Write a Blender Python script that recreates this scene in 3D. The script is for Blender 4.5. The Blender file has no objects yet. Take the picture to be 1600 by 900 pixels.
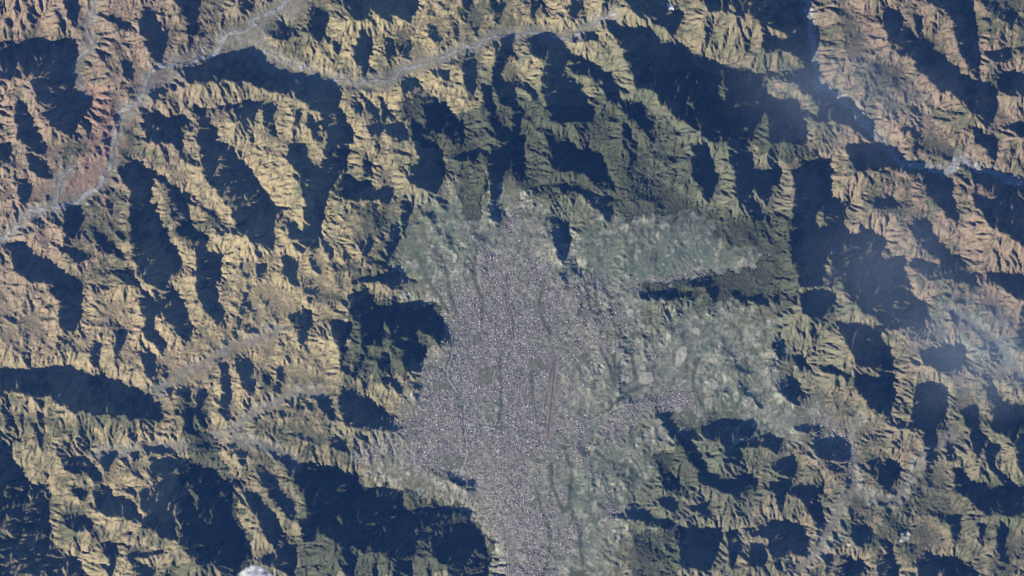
# A mountain-ringed city valley seen from orbit on a winter afternoon.
# 1 Blender unit = 100 m; x east, y north; one map pixel = 23 m.
import bpy, math, time
import numpy as np
from mathutils import Vector
R = math.radians
scene = bpy.context.scene
T0 = time.time()

# ---------------------------------------------------------------- camera
SUN_EL = 19.0                              # degrees above the horizon, late afternoon
SDX, SDY = 0.75, 0.66                      # heading of the shadows (east, north)
CAM_H = 1700.0                             # 170 km up, looking straight down
cam = bpy.data.objects.new('camera', bpy.data.cameras.new('camera'))
scene.collection.objects.link(cam); scene.camera = cam
cam.location = (0, 0, CAM_H)
cam.data.sensor_fit = 'HORIZONTAL'
cam.data.angle = 2*math.atan(184.0/CAM_H)
cam.data.clip_start = 10; cam.data.clip_end = 20000

# ---------------------------------------------------------------- sky and sun
world = bpy.data.worlds.new('World'); scene.world = world; world.use_nodes = True
wn = world.node_tree; bg = wn.nodes['Background']
sky = wn.nodes.new('ShaderNodeTexSky'); sky.sky_type = 'NISHITA'; sky.sun_disc = False
sky.sun_elevation = R(SUN_EL); sky.sun_rotation = math.atan2(-SDX, -SDY)
sky.altitude = 1400; sky.air_density = 1.0; sky.dust_density = 0.4; sky.ozone_density = 4.0
wn.links.new(sky.outputs[0], bg.inputs[0]); bg.inputs[1].default_value = 0.07
sun = bpy.data.objects.new('sun', bpy.data.lights.new('sun', 'SUN')); scene.collection.objects.link(sun)
sun.data.energy = 5.0; sun.data.angle = R(0.5); sun.data.color = (1.0, 0.90, 0.76)
_c = math.cos(R(SUN_EL))/math.hypot(SDX, SDY)
sun.rotation_euler = Vector((SDX*_c, SDY*_c, -math.sin(R(SUN_EL)))).to_track_quat('-Z', 'Y').to_euler()
sun.location = (-300, -260, 200)
scene.view_settings.view_transform = 'Standard'; scene.view_settings.look = 'None'
scene.view_settings.exposure = 1.25; scene.view_settings.gamma = 1.0
scene.cycles.max_bounces = 4; scene.cycles.diffuse_bounces = 0; scene.cycles.volume_bounces = 3

# ---------------------------------------------------------------- colours of the ground (linear base colours)
C_GRASS = (.134, .127, .080); C_GOLD = (.265, .222, .122); C_ROSE = (.205, .153, .110); C_OLIVE = (.050, .057, .033)
C_BASIN = (.150, .160, .122); C_FIELD = (.235, .232, .18); C_GREEN = (.095, .118, .084); C_FLOOD = (.185, .180, .145)
C_RED = (.21, .135, .10); C_FOREST = (.050, .057, .034); C_CITY = (.215, .20, .168); C_BARE = (.26, .255, .21); C_GRAVEL = (.26, .255, .24)
HAZE = 0.000034; HAZE_COL = (.10, .28, 1.0, 1)
MIST = True

# ---------------------------------------------------------------- relief
PX = 0.23                      # one map pixel = 23 m; one Blender unit = 100 m
_n = math.hypot(SDX, SDY); SDX /= _n; SDY /= _n
TANE = math.tan(math.radians(SUN_EL))
rng = np.random.default_rng(7)

def parse(t, ox=0, oy=0, k=1.0):
    return [[(ox+float(a.split(',')[0])*k, oy+float(a.split(',')[1])*k) for a in l.split()] for l in t.strip().split('\n')]

class Map:
    """regular raster over the map: x0..x1, y0..y1 (map pixels, y down)"""
    def __init__(s, x0, y0, x1, y1, step):
        s.x = np.arange(x0, x1, step)+step/2; s.y = np.arange(y0, y1, step)+step/2
        s.step = step; s.x0 = x0; s.y0 = y0; s.shape = (len(s.y), len(s.x))
    def fill(s, polys, m=None):
        m = np.zeros(s.shape, bool) if m is None else m
        for p in polys:
            xs = [q[0] for q in p]; ys = [q[1] for q in p]
            a, b = np.searchsorted(s.y, [min(ys), max(ys)]); c, d = np.searchsorted(s.x, [min(xs), max(xs)])
            if b <= a or d <= c: continue
            X = s.x[None, c:d]; Y = s.y[a:b, None]; w = np.zeros((b-a, d-c), bool)
            for (x1, y1), (x2, y2) in zip(p, p[1:]+p[:1]):
                if y1 != y2:
                    w ^= ((y1 <= Y) != (y2 <= Y)) & (X < (x2-x1)*(Y-y1)/(y2-y1)+x1)
            m[a:b, c:d] |= w
        return m
    def line(s, pts, r):
        """distance-based mask of a polyline: 1 on the line, 0 at distance r"""
        out = np.zeros(s.shape)
        for (x1, y1), (x2, y2) in zip(pts, pts[1:]):
            a, b = np.searchsorted(s.y, [min(y1, y2)-r, max(y1, y2)+r]); c, d = np.searchsorted(s.x, [min(x1, x2)-r, max(x1, x2)+r])
            if b <= a or d <= c: continue
            X = s.x[None, c:d]; Y = s.y[a:b, None]; L = (x2-x1)**2+(y2-y1)**2+1e-9
            t = np.clip(((X-x1)*(x2-x1)+(Y-y1)*(y2-y1))/L, 0, 1)
            out[a:b, c:d] = np.maximum(out[a:b, c:d], 1-np.hypot(X-x1-t*(x2-x1), Y-y1-t*(y2-y1))/r)
        return np.clip(out, 0, 1)
    def sample(s, f, X, Y):
        """bicubic (Catmull-Rom) when X, Y are the axes of a grid"""
        return interp1(interp1(f, (X-s.x[0])/s.step, 1), (Y-s.y[0])/s.step, 0)

def interp1(f, u, ax):
    n = f.shape[ax]; u = np.clip(u, 0, n-1.001); i = u.astype(int); t = u-i
    g = lambda k: np.take(f, np.clip(i+k, 0, n-1), ax)
    t = t[None, :] if ax == 1 else t[:, None]
    return (g(0)*(2-5*t**2+3*t**3) + g(-1)*(-t+2*t**2-t**3) + g(1)*(t+4*t**2-3*t**3) + g(2)*(t**3-t**2))/2

def blur(f, r):
    """separable gaussian, sigma r cells, reflecting edges"""
    if r < .3: return f
    k = int(3*r)+1; w = np.exp(-.5*(np.arange(-k, k+1)/r)**2); w /= w.sum()
    for ax in (0, 1):
        p = [(0, 0), (0, 0)]; p[ax] = (k, k); g = np.pad(f, p, 'reflect'); o = 0; n = f.shape[ax]
        for j in range(2*k+1): o = o+w[j]*np.take(g, range(j, j+n), ax)
        f = o
    return f

def noise(X, Y, scale, oct=4, seed=0, rough=.5):
    """smooth value noise (cubic), X and Y broadcastable arrays"""
    out = 0; amp = 1; tot = 0
    for o in range(oct):
        r = np.random.default_rng(seed*31+o); T = r.random((256, 256))*2-1
        u = X/scale*2**o+o*17.3; v = Y/scale*2**o+o*9.1
        i = np.floor(u).astype(int); j = np.floor(v).astype(int); a = u-i; b = v-j
        a = a*a*(3-2*a); b = b*b*(3-2*b); i0 = i & 255; i1 = (i+1) & 255; j0 = j & 255; j1 = (j+1) & 255
        out = out+amp*((T[j0, i0]*(1-a)+T[j0, i1]*a)*(1-b)+(T[j1, i0]*(1-a)+T[j1, i1]*a)*b); tot += amp; amp *= rough
    return out/tot

# ---------------------------------------------------------------- macro relief: slopes that fit the shade
# Shade faces of the mountains, traced crop by crop (4 sketch units = 1 map pixel)
SH = {}
SH[(0,0)] = """0,235 200,255 430,240 445,300 470,380 430,470 300,490 180,480 60,500 0,560
200,500 450,490 510,620 500,720 440,860 400,840 300,780 220,730 300,690 240,620
90,620 150,640 200,740 260,900 130,900 90,720
320,0 370,60 420,180 380,220 360,130 330,60
190,20 240,120 250,240 200,200 170,100
20,80 60,140 60,220 40,180
90,60 150,160 160,220 130,200
400,0 480,0 490,100 470,210 430,150
650,90 720,90 820,150 790,210 720,160
900,30 960,80 1040,270 1000,400 950,380 900,260 860,170
775,310 800,420 900,470 770,465 760,400
980,20 1030,80 1090,240 1070,300 1010,130
1090,10 1240,0 1230,200 1200,250 1160,200 1170,120 1100,60
1390,100 1430,100 1420,200 1395,200
1460,0 1600,0 1600,80 1530,60
1110,430 1250,390 1350,350 1600,330 1600,530 1500,510 1330,520 1200,520 1140,480
900,600 1050,530 1150,540 1050,590 980,640
870,650 930,670 980,720 1100,740 1130,820 1130,900 920,900 890,760
1060,710 1160,760 1230,820 1190,830 1100,770
1200,630 1290,700 1340,800 1340,900 1230,900 1240,800 1195,700
1290,690 1600,620 1600,830 1560,860 1490,760 1470,700 1330,720
690,680 740,740 750,860 720,800"""
SH[(400,0)] = """340,0 380,20 440,110 430,180 400,250 330,220 330,180 350,100
40,170 150,150 240,200 190,250 110,240
530,0 740,0 740,100 640,150 590,120 560,70
740,0 960,0 990,80 960,120 770,125 750,60
630,160 720,260 680,480 650,440 620,400
480,250 510,240 510,400 480,410
790,230 850,230 840,470 820,420
960,150 1000,110 960,320 940,400 920,330
1060,50 1160,70 1130,110 1080,100
1070,120 1140,140 1150,300 1060,200
1160,10 1200,0 1180,90
1240,110 1270,200 1260,270 1230,200
1280,30 1330,0 1340,100 1390,180 1380,270 1340,180 1290,90
1400,40 1430,30 1400,150 1380,120
1500,60 1560,0 1550,100 1540,190 1505,130
0,420 150,490 290,480 400,540 520,540 530,660 590,800 640,900 450,900 400,790 350,690 290,640 200,580 150,610 60,570 0,540
0,620 140,650 110,740 150,860 120,900 60,860 50,700 0,650
240,680 290,700 260,900 220,900 240,780
300,690 350,720 420,870 400,900 330,900 345,800
660,590 760,680 780,840 740,880 690,800 680,680
540,570 650,620 670,720 620,740 580,660
770,570 830,700 900,760 980,880 900,900 820,850 780,720
920,450 960,500 930,600 980,740 1050,830 1050,900 1000,890 940,780 910,640 910,540
960,460 1050,540 1150,640 1270,770 1320,880 1300,900 1220,900 1170,780 1060,900 1060,740 1010,620 960,560
1130,420 1240,480 1180,510 1140,480
1300,310 1370,380 1370,560 1340,650 1300,560
1390,490 1460,560 1490,680 1600,870 1600,900 1530,900 1470,780 1460,720 1420,650
1510,240 1600,230 1580,360 1510,460 1600,560 1600,700 1520,640 1470,520 1490,370 1530,300"""
SH[(800,0)] = """120,0 180,0 150,100 120,180
370,30 450,10 430,80 380,160 340,90
570,0 610,0 580,90
640,30 680,0 640,90
710,0 960,0 980,100 1030,140 1010,240 930,170 870,130 770,100 730,50
1000,0 1060,20 1070,90 1040,200 1040,290 1010,200
1200,0 1350,10 1350,80 1250,90 1210,60
1360,0 1600,0 1600,150 1540,140 1440,80 1440,180 1480,280 1460,410 1430,200 1390,120
1140,220 1160,330 1145,320
1210,130 1240,220 1220,320 1200,230
700,180 800,170 860,200 940,280 1020,285 1050,290 1130,340 1250,370 1350,420 1450,430 1600,470 1600,680 1540,780 1490,890 1220,890 1130,800 1060,760 1000,720 950,670 880,580 790,560 760,540 740,470 710,400
540,140 600,120 700,170 710,370 660,250 590,180
380,230 490,190 590,280 660,350 590,340 520,260 330,270
60,220 220,230 280,280 350,330 450,370 570,450 660,560 670,660 610,650 560,580 480,480 380,480 450,580 490,690 520,770 240,770 210,680 170,540 200,400 110,350 80,280
680,640 800,650 870,760 860,860 790,780 700,730
0,420 60,490 130,560 190,650 150,640 60,560 0,540
0,580 60,680 180,770 280,840 330,900 220,900 200,850 110,760 40,740 80,900 0,900
680,750 730,790 760,900 690,900
1560,230 1600,200 1600,300 1570,400"""
SH[(1200,0)] = """0,0 230,0 270,150 290,330 300,520 200,540 60,460 150,430 230,420 190,370 130,330 60,330 0,300 0,240 190,240 60,190 0,170
0,440 100,440 240,440 290,540 220,600 180,520 100,500 0,480
0,600 80,620 180,650 240,800 240,900 0,900
260,560 340,540 430,570 520,680 600,740 670,850 640,900 560,820 470,780 350,770 310,720 310,630
190,670 260,680 310,740 330,780 220,720
700,60 800,50 840,130 920,240 1030,260 1040,330 1120,370 1200,470 1310,520 1420,560 1410,700 1390,810 1320,740 1230,650 1150,590 1090,580 990,480 920,450 890,370 820,340 740,250
890,70 940,90 950,230 900,170
960,0 1240,0 1280,110 1310,300 1330,500 1290,490 1220,380 1170,270 1160,150 1110,80 1030,50
1480,70 1540,60 1520,220 1480,140
1330,310 1540,310 1500,400 1440,410 1370,370
1440,460 1600,480 1600,610 1480,600 1420,560
1400,820 1500,780 1600,790 1600,870 1500,820
1270,760 1340,830 1440,870 1420,900 1290,900
840,600 890,510 880,640 940,700 920,780 880,680
930,500 950,500 930,600
1000,640 1030,560 1030,620
430,320 540,380 500,390
400,400 480,480 440,480"""
SH[(0,225)] = """0,0 70,20 30,150 0,190
170,0 280,0 380,80 380,120 300,90 220,50
140,40 240,110 330,160 340,230 280,220 190,160
120,230 180,220 200,330 150,400 120,340
650,20 690,30 690,130 660,110
740,110 860,120 920,160 940,280 930,380 980,460 1030,560 1080,660 1130,740 1140,810 1090,850 1000,890 910,890 860,810 840,720 810,560 810,360 820,310 780,250 740,180
910,160 1000,190 1050,210 1100,290 1170,380 1180,480 1280,580 1280,640 1250,700 1230,690 1160,640 1090,560 1090,470 1040,350 1000,260
1110,270 1200,320 1280,390 1360,420 1380,520 1440,570 1350,590 1340,490 1240,400
1070,0 1130,20 1240,100 1180,80 1090,50
1240,0 1440,0 1500,110 1600,200 1600,650 1590,660 1540,570 1450,570 1440,400 1370,330 1330,260 1270,160
400,390 490,380 500,560 420,640 400,560
560,470 640,560 720,650 830,740 740,720 620,660
660,310 720,380 740,500 810,640 700,540
240,570 420,650 600,690 500,740 380,660
0,610 120,620 200,690 230,860 190,870 100,790 60,680
210,700 330,760 460,860 510,900 420,900 240,860
680,780 800,800 900,890 820,890 730,830
1220,690 1370,700 1340,860 1330,900 1220,890 1215,800
1500,680 1530,700 1530,790 1500,820
1420,780 1430,820 1410,880
1580,660 1600,640 1600,760"""
SH[(400,225)] = """0,240 60,290 110,430 110,560 140,640 0,650
60,370 180,430 260,520 330,620 310,690 240,620 180,540 110,440
190,0 320,0 340,130 410,130 430,0 560,0 560,140 480,230 450,330 410,420 400,580 440,640 330,640 300,520 300,400 280,230 230,140 190,90
480,310 550,180 640,280 680,220 700,270 740,350 640,350 570,350
700,260 830,350 820,360 740,350
750,190 800,220 850,300 850,370 800,320 790,250
620,0 700,90 720,170 680,250 650,100
690,40 760,80 850,170 950,290 880,230 800,140
860,20 960,50 1000,70 990,100 900,60
1000,0 1150,0 1150,100 1190,200 1120,310 1040,290 960,250 960,170 1010,110
1250,50 1370,20 1370,110 1290,110 1240,100
1440,80 1540,20 1600,0 1600,130 1520,250 1530,420 1530,500 1480,500 1460,380 1450,200
910,300 980,380 970,480 950,620 920,610 910,430
850,490 890,510 880,650 880,720 830,770 810,720 830,600
1020,380 1100,430 1180,470 1120,500 1040,450
1100,320 1190,340 1190,430 1130,380
430,590 480,600 490,740 440,690
500,480 540,640 510,560
320,700 390,720 430,810 460,830 380,820 330,760
170,670 240,750 260,890 220,880 170,800
0,720 80,760 70,860 0,830
720,540 750,560 700,700 660,700 680,640
560,850 800,820 800,860 620,880
810,810 930,830 1030,860 990,890 890,870 850,900 800,870
1000,700 1080,860 1090,890 1030,810"""
SH[(800,225)] = """0,0 70,0 80,150 60,260 30,280 0,200
230,0 370,10 440,50 480,60 560,110 610,190 650,290 650,330 580,290 500,230 420,180 340,170 280,170 240,130
280,230 360,270 440,270 520,310 640,340 640,450 610,500 580,480 560,420 470,380 440,320 340,300 310,340
240,370 290,470 340,570 350,740 280,740 260,560 250,450
710,0 790,0 790,130 770,190 730,130 740,60
260,790 330,820 400,870 460,880 390,890 320,870
1120,0 1210,10 1230,130 1280,230 1250,330 1220,430 1200,300 1120,200
1110,370 1160,480 1130,460
1330,0 1490,30 1510,150 1600,200 1600,420 1540,300 1470,320 1600,440 1590,480 1470,440 1400,330 1400,200 1350,100
890,330 910,340 905,420
910,580 970,700 930,660
1340,550 1370,570 1360,700 1345,650
920,870 1100,840 1300,830 1260,890 1000,890"""
SH[(1200,225)] = """0,0 50,30 60,100 70,180 40,300 0,400
140,120 370,100 380,230 370,320 450,380 520,340 540,330 480,420 470,520 530,580 510,680 460,620 470,740 450,860 380,900 200,900 160,760 120,640 130,520 150,300
490,10 720,20 770,70 880,120 1110,180 1050,200 930,190 870,190 740,150 640,160 560,180 540,140 500,70
930,220 970,190 1110,230 1140,290 1160,400 1210,480 1150,480 1060,390 1000,320
1300,180 1600,230 1600,660 1530,600 1440,560 1370,520 1360,470 1280,380 1270,290
650,330 760,340 880,370 890,410 780,370 740,440 670,420
540,560 700,540 740,620 690,700 640,780 600,880 470,890 500,740
640,780 820,710 860,760 830,900 690,890 660,830
950,460 1130,670 1240,770 1200,780 1040,720 940,620 870,520
870,700 1000,740 1170,760 1250,800 1310,830 1300,890 1150,850 1000,850 900,780
1350,790 1560,830 1600,850 1600,890 1420,890
1210,490 1225,560 1210,620 1195,560
1370,640 1400,770 1370,700
1310,0 1440,0 1420,120 1390,140 1360,40"""
SH[(0,450)] = """300,0 500,0 500,200 440,320 400,260 370,170 380,80
0,150 100,200 110,240 40,220
640,150 760,230 800,250 780,380 740,430 720,260
730,130 820,130 770,180
860,90 940,50 980,150 960,250 1040,350 1040,410 960,370 890,280 900,200
950,0 1100,10 1150,110 1200,220 1200,350 1130,310 1070,220 990,160
1220,0 1350,0 1390,150 1380,260 1310,170 1250,90
1270,200 1330,320 1280,290
1520,30 1560,10 1600,130 1600,200 1540,120
870,400 940,410 970,540 980,600 920,530 880,450
570,390 650,290 620,430 600,530 570,450
0,480 50,530 150,540 250,510 330,500 440,510 600,560 720,590 840,650 960,710 1000,760 1050,810 1010,830 900,830 760,800 620,790 470,770 390,740 300,680 200,680 60,640 0,660
1380,430 1450,560 1430,700 1410,860 1370,750 1380,600
1470,410 1560,480 1600,700 1530,640 1480,500
1140,740 1190,720 1190,900 1150,880
1230,650 1290,640 1270,800 1230,880
1060,600 1180,640 1220,700 1130,680
240,750 290,870 220,880
90,310 130,390 110,400"""
SH[(400,450)] = """20,0 80,0 80,150 60,170
210,0 250,30 260,100 220,60
220,150 300,130 350,140 320,290 290,370 260,330 280,250
160,230 220,330 190,350
430,130 500,210 560,230 640,290 650,340 560,260 560,400 590,540 580,570 530,470 510,370 460,270
560,50 620,30 700,40 770,120 870,100 1010,90 1090,130 1140,210 1190,270 1190,320 1160,340 1080,290 950,270 1000,300 1010,330 960,380 860,370 830,250 780,190 800,300 800,400 770,380 740,310 720,360 660,370 660,250 620,220 580,150
650,420 700,380 680,460 640,500 670,540 600,530
770,420 820,400 860,510 840,530 760,500
860,380 890,550 870,500
890,430 960,390 1030,370 1050,430 1000,520 960,560 940,480
740,570 820,560 930,600 930,640 880,690 870,620
950,590 1060,610 1010,660 960,630
530,570 530,680 650,690 740,740 830,790 910,850 1040,860 920,870 900,900 660,890 540,850 520,700
340,390 430,440 530,480 440,470
130,490 170,470 170,640 140,600
380,660 450,720 510,850 470,840 390,740
230,680 350,720 380,790 290,720
160,760 370,840 260,810
0,330 100,380 120,440 60,400
0,100 40,230 0,240
180,880 390,890 260,895"""
SH[(800,450)] = """800,0 1180,20 1120,70 1020,60 870,80 780,60
1230,0 1270,0 1260,80 1230,60
1330,50 1420,20 1600,60 1600,130 1480,80
1500,360 1600,330 1600,360
880,760 980,780 1060,890 960,890
1480,640 1600,740 1580,790 1500,700
1170,850 1400,830 1600,860 1600,900 1170,900
590,410 620,470 640,540 600,450"""
SH[(1200,450)] = """200,30 210,170 290,230 340,160 400,110 390,20
430,0 720,0 830,60 880,120 800,120 790,190 730,40 680,20 720,180 760,260 690,290 600,160 540,100 480,60
410,190 500,230 620,240 690,290 730,330 770,450 780,520 710,530 660,480 590,500 540,500 500,390 470,310 430,240
30,330 110,330 100,500 70,500
50,110 70,220 60,310
150,420 220,430 220,520 190,510
260,490 360,480 470,520 500,560 400,550 330,530
20,570 140,570 200,620 240,670 210,740 150,730 100,670 50,620
520,560 640,560 760,550 760,750 760,810 700,790 610,720 560,660
800,580 830,740 800,720
920,610 1050,600 1110,650 1090,740 1150,880 880,890 900,720
760,0 870,10 1000,130 960,160 880,130 790,60
1000,360 1200,380 1230,440 1180,560 1090,540 1010,500 960,490
880,130 1000,270 900,260 870,200
1360,630 1440,640 1450,720 1600,750 1600,900 1390,890 1380,730
1220,720 1320,740 1310,890 1230,880
1440,0 1600,0 1600,110 1530,50
1370,50 1430,110 1430,210 1390,140
180,870 280,840 360,870 400,900 170,900
730,870 840,830 880,880"""
SH[(0,675)] = """0,50 70,90 60,140 130,270 180,340 300,320 300,580 330,720 500,820 520,900 170,900 140,700 80,700 0,690
0,700 90,730 140,800 140,900 0,900
220,0 300,0 280,130 240,150
460,0 570,100 540,150 480,110
370,160 560,160 590,230 660,310 600,310 540,250 450,280 390,210
580,120 720,120 700,280 750,330 860,380 940,320 1060,410 970,330 920,200 960,180 1100,200 1130,160 1300,230 1450,330 1460,450 1450,530 1490,620 1580,790 1580,860 1530,890 1440,900 1370,880 1310,800 1250,850 1210,800 1170,750 1140,690 1060,680 1000,650 910,590 880,470 850,400 750,370 680,300 620,200
860,70 960,110 1120,110 1130,130 940,150
1200,70 1330,60 1300,140 1230,100
1400,60 1460,80 1440,130
1500,120 1540,150 1530,240 1500,190
1430,260 1520,310 1600,400 1600,540 1570,500 1530,420 1470,340
1450,460 1600,580 1540,560
320,480 460,510 590,590 570,630 440,620 380,550
560,340 620,330 650,520 610,500
630,330 690,350 700,430 820,440 900,570 800,550 720,520 680,540 650,500
600,690 700,690 730,740 710,890 670,890 680,790
770,760 920,740 1120,740 980,770 800,790
820,840 920,840 1050,890 880,895
450,330 540,370 540,430 460,420"""
SH[(400,675)] = """310,270 380,230 520,240 630,280 640,330 680,370 760,350 910,370 920,490 1040,480 1340,480 1340,600 1410,680 1430,750 1480,780 1450,880 1460,900 1250,900 1200,830 1130,810 1050,740 960,810 970,900 860,900 870,810 760,760 650,750 580,730 460,660 330,620 320,500 300,400
540,720 620,780 600,900 550,900
730,820 760,810 750,890 720,890
0,190 40,200 110,290 170,350 240,420 240,570 200,560 150,480 60,350 0,270
60,120 180,130 290,210 320,260 210,240
230,230 300,260 310,390 260,340
0,410 100,490 140,600 130,700 60,670 10,560
130,620 240,640 250,870 140,830 100,760
0,740 120,760 240,860 240,900 0,830
480,40 570,90 570,140 500,100
250,0 400,10 360,60 270,30
1030,190 1100,220 1240,300 1350,310 1370,390 1330,380 1230,330 1100,240
370,60 420,120 400,160"""
SH[(800,675)] = """960,0 1080,0 1120,80 1180,160 1230,280 1300,310 1540,300 1530,360 1340,380 1200,340 1160,320 1150,240 1110,180 1070,110 1010,40
1160,0 1490,0 1520,60 1600,0 1600,90 1500,90 1420,110 1320,90 1280,60 1200,40
1320,100 1420,120 1460,200 1460,250 1390,210 1310,180
880,150 950,170 1000,260 1080,340 1120,390 1090,420 1000,380 960,360 930,280
780,280 870,280 940,360 850,310
840,430 930,420 1060,480 990,500 930,460
1080,450 1200,450 1280,520 1230,530 1120,490
1380,480 1480,530 1400,530
690,460 800,450 880,540 1000,560 1000,590 880,600 790,560 720,530
590,500 700,500 690,550 600,530
690,580 700,650 680,740 650,750 670,660
900,620 880,700 810,840 840,720
1030,590 1290,620 1300,700 1240,870 1060,870 1030,700
1320,620 1440,620 1420,740 1370,900 1350,720
1480,690 1580,700 1590,830 1460,850
1430,590 1600,590 1600,650 1480,650
820,860 1040,890 800,895
1540,350 1600,350 1600,370"""
SH[(1200,675)] = """260,50 400,30 490,80 510,170 490,240 380,180 300,180 280,110
0,40 80,40 70,140 0,110
30,170 130,150 190,230 200,290 60,280
0,300 100,320 330,350 390,380 340,390 280,420 310,470 360,590 300,600 260,480 200,420 110,370 90,400 110,540 70,500 40,370 0,350
0,560 200,580 260,680 230,780 130,760 90,780 60,880 0,760
530,570 640,600 680,680 560,720 520,660
580,200 700,160 790,190 800,310 740,380 690,340 690,220
970,0 1040,0 1040,190 980,200
1100,0 1170,0 1170,190 1110,190
1250,0 1340,0 1330,150 1260,120
1350,70 1480,100 1420,140 1400,200 1480,280 1530,340 1470,340 1380,230 1340,160
1150,220 1220,230 1230,310 1400,350 1600,340 1600,500 1540,540 1430,510 1300,500 1260,410 1160,370
1100,400 1150,480 1200,560 1200,760 1140,650 1130,500
1440,570 1470,560 1470,700 1530,780 1500,850 1430,720
1310,530 1360,620 1330,740 1310,640
800,590 900,580 890,620 820,680
690,670 800,690 790,730 700,720
820,700 940,710 940,770 850,750
940,780 1190,790 1250,860 1350,890 950,895 900,820
670,770 780,730 800,890 680,880
330,770 400,760 410,840 350,830
420,840 600,810 650,890 430,895
1390,0 1600,0 1600,260 1540,160 1500,50
760,80 830,40 820,130
640,60 750,70 650,90"""
SH_MORE = """0,844 25,846 37,848 46,905 33,905 31,875 20,858 0,856
1290,400 1330,380 1420,430 1440,500 1400,520 1330,470"""
LIT_MORE = """490,172 497,178 508,215 512,225 505,225 495,195
530,138 540,150 548,185 560,215 552,222 540,190 530,165
1072,150 1078,165 1086,180 1080,180 1073,166
1120,108 1128,125 1133,160 1128,160 1122,135
875,98 890,108 915,138 912,144 895,122 878,106
332,238 338,250 342,275 337,275 333,255
264,780 272,800 280,830 284,848 278,845 268,810
292,756 300,768 310,788 304,786 294,768
1272,338 1280,328 1287,345 1285,358 1272,350
1288,410 1296,405 1302,420 1296,430 1288,424
1522,288 1535,293 1550,310 1552,320 1540,312 1528,298
527,806 533,815 532,824 526,820"""
BASIN = """620,400 660,340 700,310 790,300 830,330 850,370 960,355 1050,335 1100,355 1160,385 1230,395 1240,420 1120,432 1000,450 960,490 1010,510 1090,490 1200,510 1215,590 1290,640 1320,720 1250,690 1100,645 1010,640 1020,720 960,790 940,900 780,900 745,800 640,765 570,730 550,705 640,690 640,620 690,560 695,500 660,470 615,450"""
# river courses, west to east (map pixels)
TRISHULI = """450,0 435,15 400,28 395,40 380,50 355,55 335,85 310,93 290,102 275,101 250,105 237,113 230,128 222,150 215,162 197,170 187,180 185,195 178,215 172,262 162,267 155,292 140,300 122,315 100,321 82,326 50,331 40,336 30,352 15,363 5,372 -40,382"""
TADI = """400,80 420,82 440,95 465,105 480,105 495,120 512,124 535,125 560,130 575,125 608,126 618,122 630,108 650,104 675,96 700,86 725,75 742,75 760,60 800,56 820,52 850,52 875,60 900,55 925,40 940,30 960,22"""
WEST_STREAM = """150,-10 150,0 142,30 135,42 143,70 120,92 112,110 125,132 135,150"""
RED_STREAM = """118,257 97,280 92,300 90,318 95,325"""
EAST_RIVER = """1258,-10 1260,0 1266,25 1270,62 1275,105 1277,132 1292,138 1310,150 1335,172 1355,195 1370,212 1387,228 1400,247 1415,257 1440,260 1462,267 1477,270 1488,260 1500,247 1515,255 1530,267 1550,268 1575,280 1600,285 1640,290"""
BAGMATI = """705,520 708,550 700,575 703,595 715,615 720,640 722,660 728,675 730,715 720,740 725,750"""
CITY_STREAM = """722,662 745,665 775,669 800,665 820,680 850,695 870,705"""
VALLEYS = '\n'.join([TRISHULI, TADI, WEST_STREAM, RED_STREAM, EAST_RIVER])
SIDE_VALLEYS = """430,515 415,522 400,528 360,542 337,557 300,577 275,592 245,610
500,612 462,615 440,622 415,635 400,642 370,663 340,680 320,688 290,697 260,697 220,702 180,706 140,712
470,728 445,715 425,700 400,690 370,690
1340,650 1325,690 1335,720 1332,760 1310,800 1292,835 1280,860 1250,890
1335,765 1370,780 1400,780 1425,745 1450,705 1490,680
1220,385 1190,400 1130,432 1060,440 1010,445 985,470 960,500 935,535
1120,420 1125,470 1118,520 1100,570 1070,600
1480,480 1530,510 1570,550 1600,590
1085,340 1085,380 1060,420
1040,690 1020,650 990,640
760,880 745,830 745,800"""
DISSECT = """850,370 960,355 1050,335 1110,350 1100,420 1000,450 950,490 1040,480 1060,560 960,560 900,520 880,430
640,360 760,350 760,420 700,450 650,430
900,560 980,560 1010,640 920,640
1090,550 1200,510 1215,590 1290,640 1100,645
900,700 1010,640 1020,720 960,790 900,800"""
# land cover
FORESTS = """700,190 760,160 820,150 870,180 960,150 1040,200 1090,260 1090,330 1030,345 960,340 940,290 870,310 820,290 760,270 752,345 725,350 720,290 690,270
535,480 600,470 690,480 690,540 655,560 640,590 590,595 545,585
470,690 520,740 640,770 740,800 770,860 770,900 460,900
1100,330 1180,340 1250,340 1250,480 1180,470 1120,475 1000,462 1010,445 1120,430 1210,405 1120,378
1010,830 1060,815 1075,900 1000,900 985,860
1020,720 1060,690 1095,720 1085,780 1050,770
300,620 280,830 300,860 330,890 390,900 390,840 360,750 330,690
700,175 640,150 620,170 660,225 720,260
570,315 602,312 602,350 575,355
1200,345 1245,345 1240,390 1205,395
990,110 1180,110 1280,260 1110,220"""
PARKS = """826,560 848,565 853,578 838,582 828,574
806,573 820,575 818,583 807,582
690,710 725,715 722,730 700,735 690,725
738,530 748,515 752,530 745,540
760,575 775,572 765,600 748,600 748,580
840,480 850,470 852,490 842,495
905,555 918,553 915,562 906,560
677,600 700,597 705,605 680,612"""
CITY = """695,470 720,450 760,440 800,445 850,450 872,452 893,446 900,500 935,510 930,535 905,548 895,560 888,590 885,640 900,660 890,690 870,720 860,790 870,870 850,900 790,900 765,790 740,770 715,760 660,745 640,720 655,690 645,660 650,590 690,570 700,520"""
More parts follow.
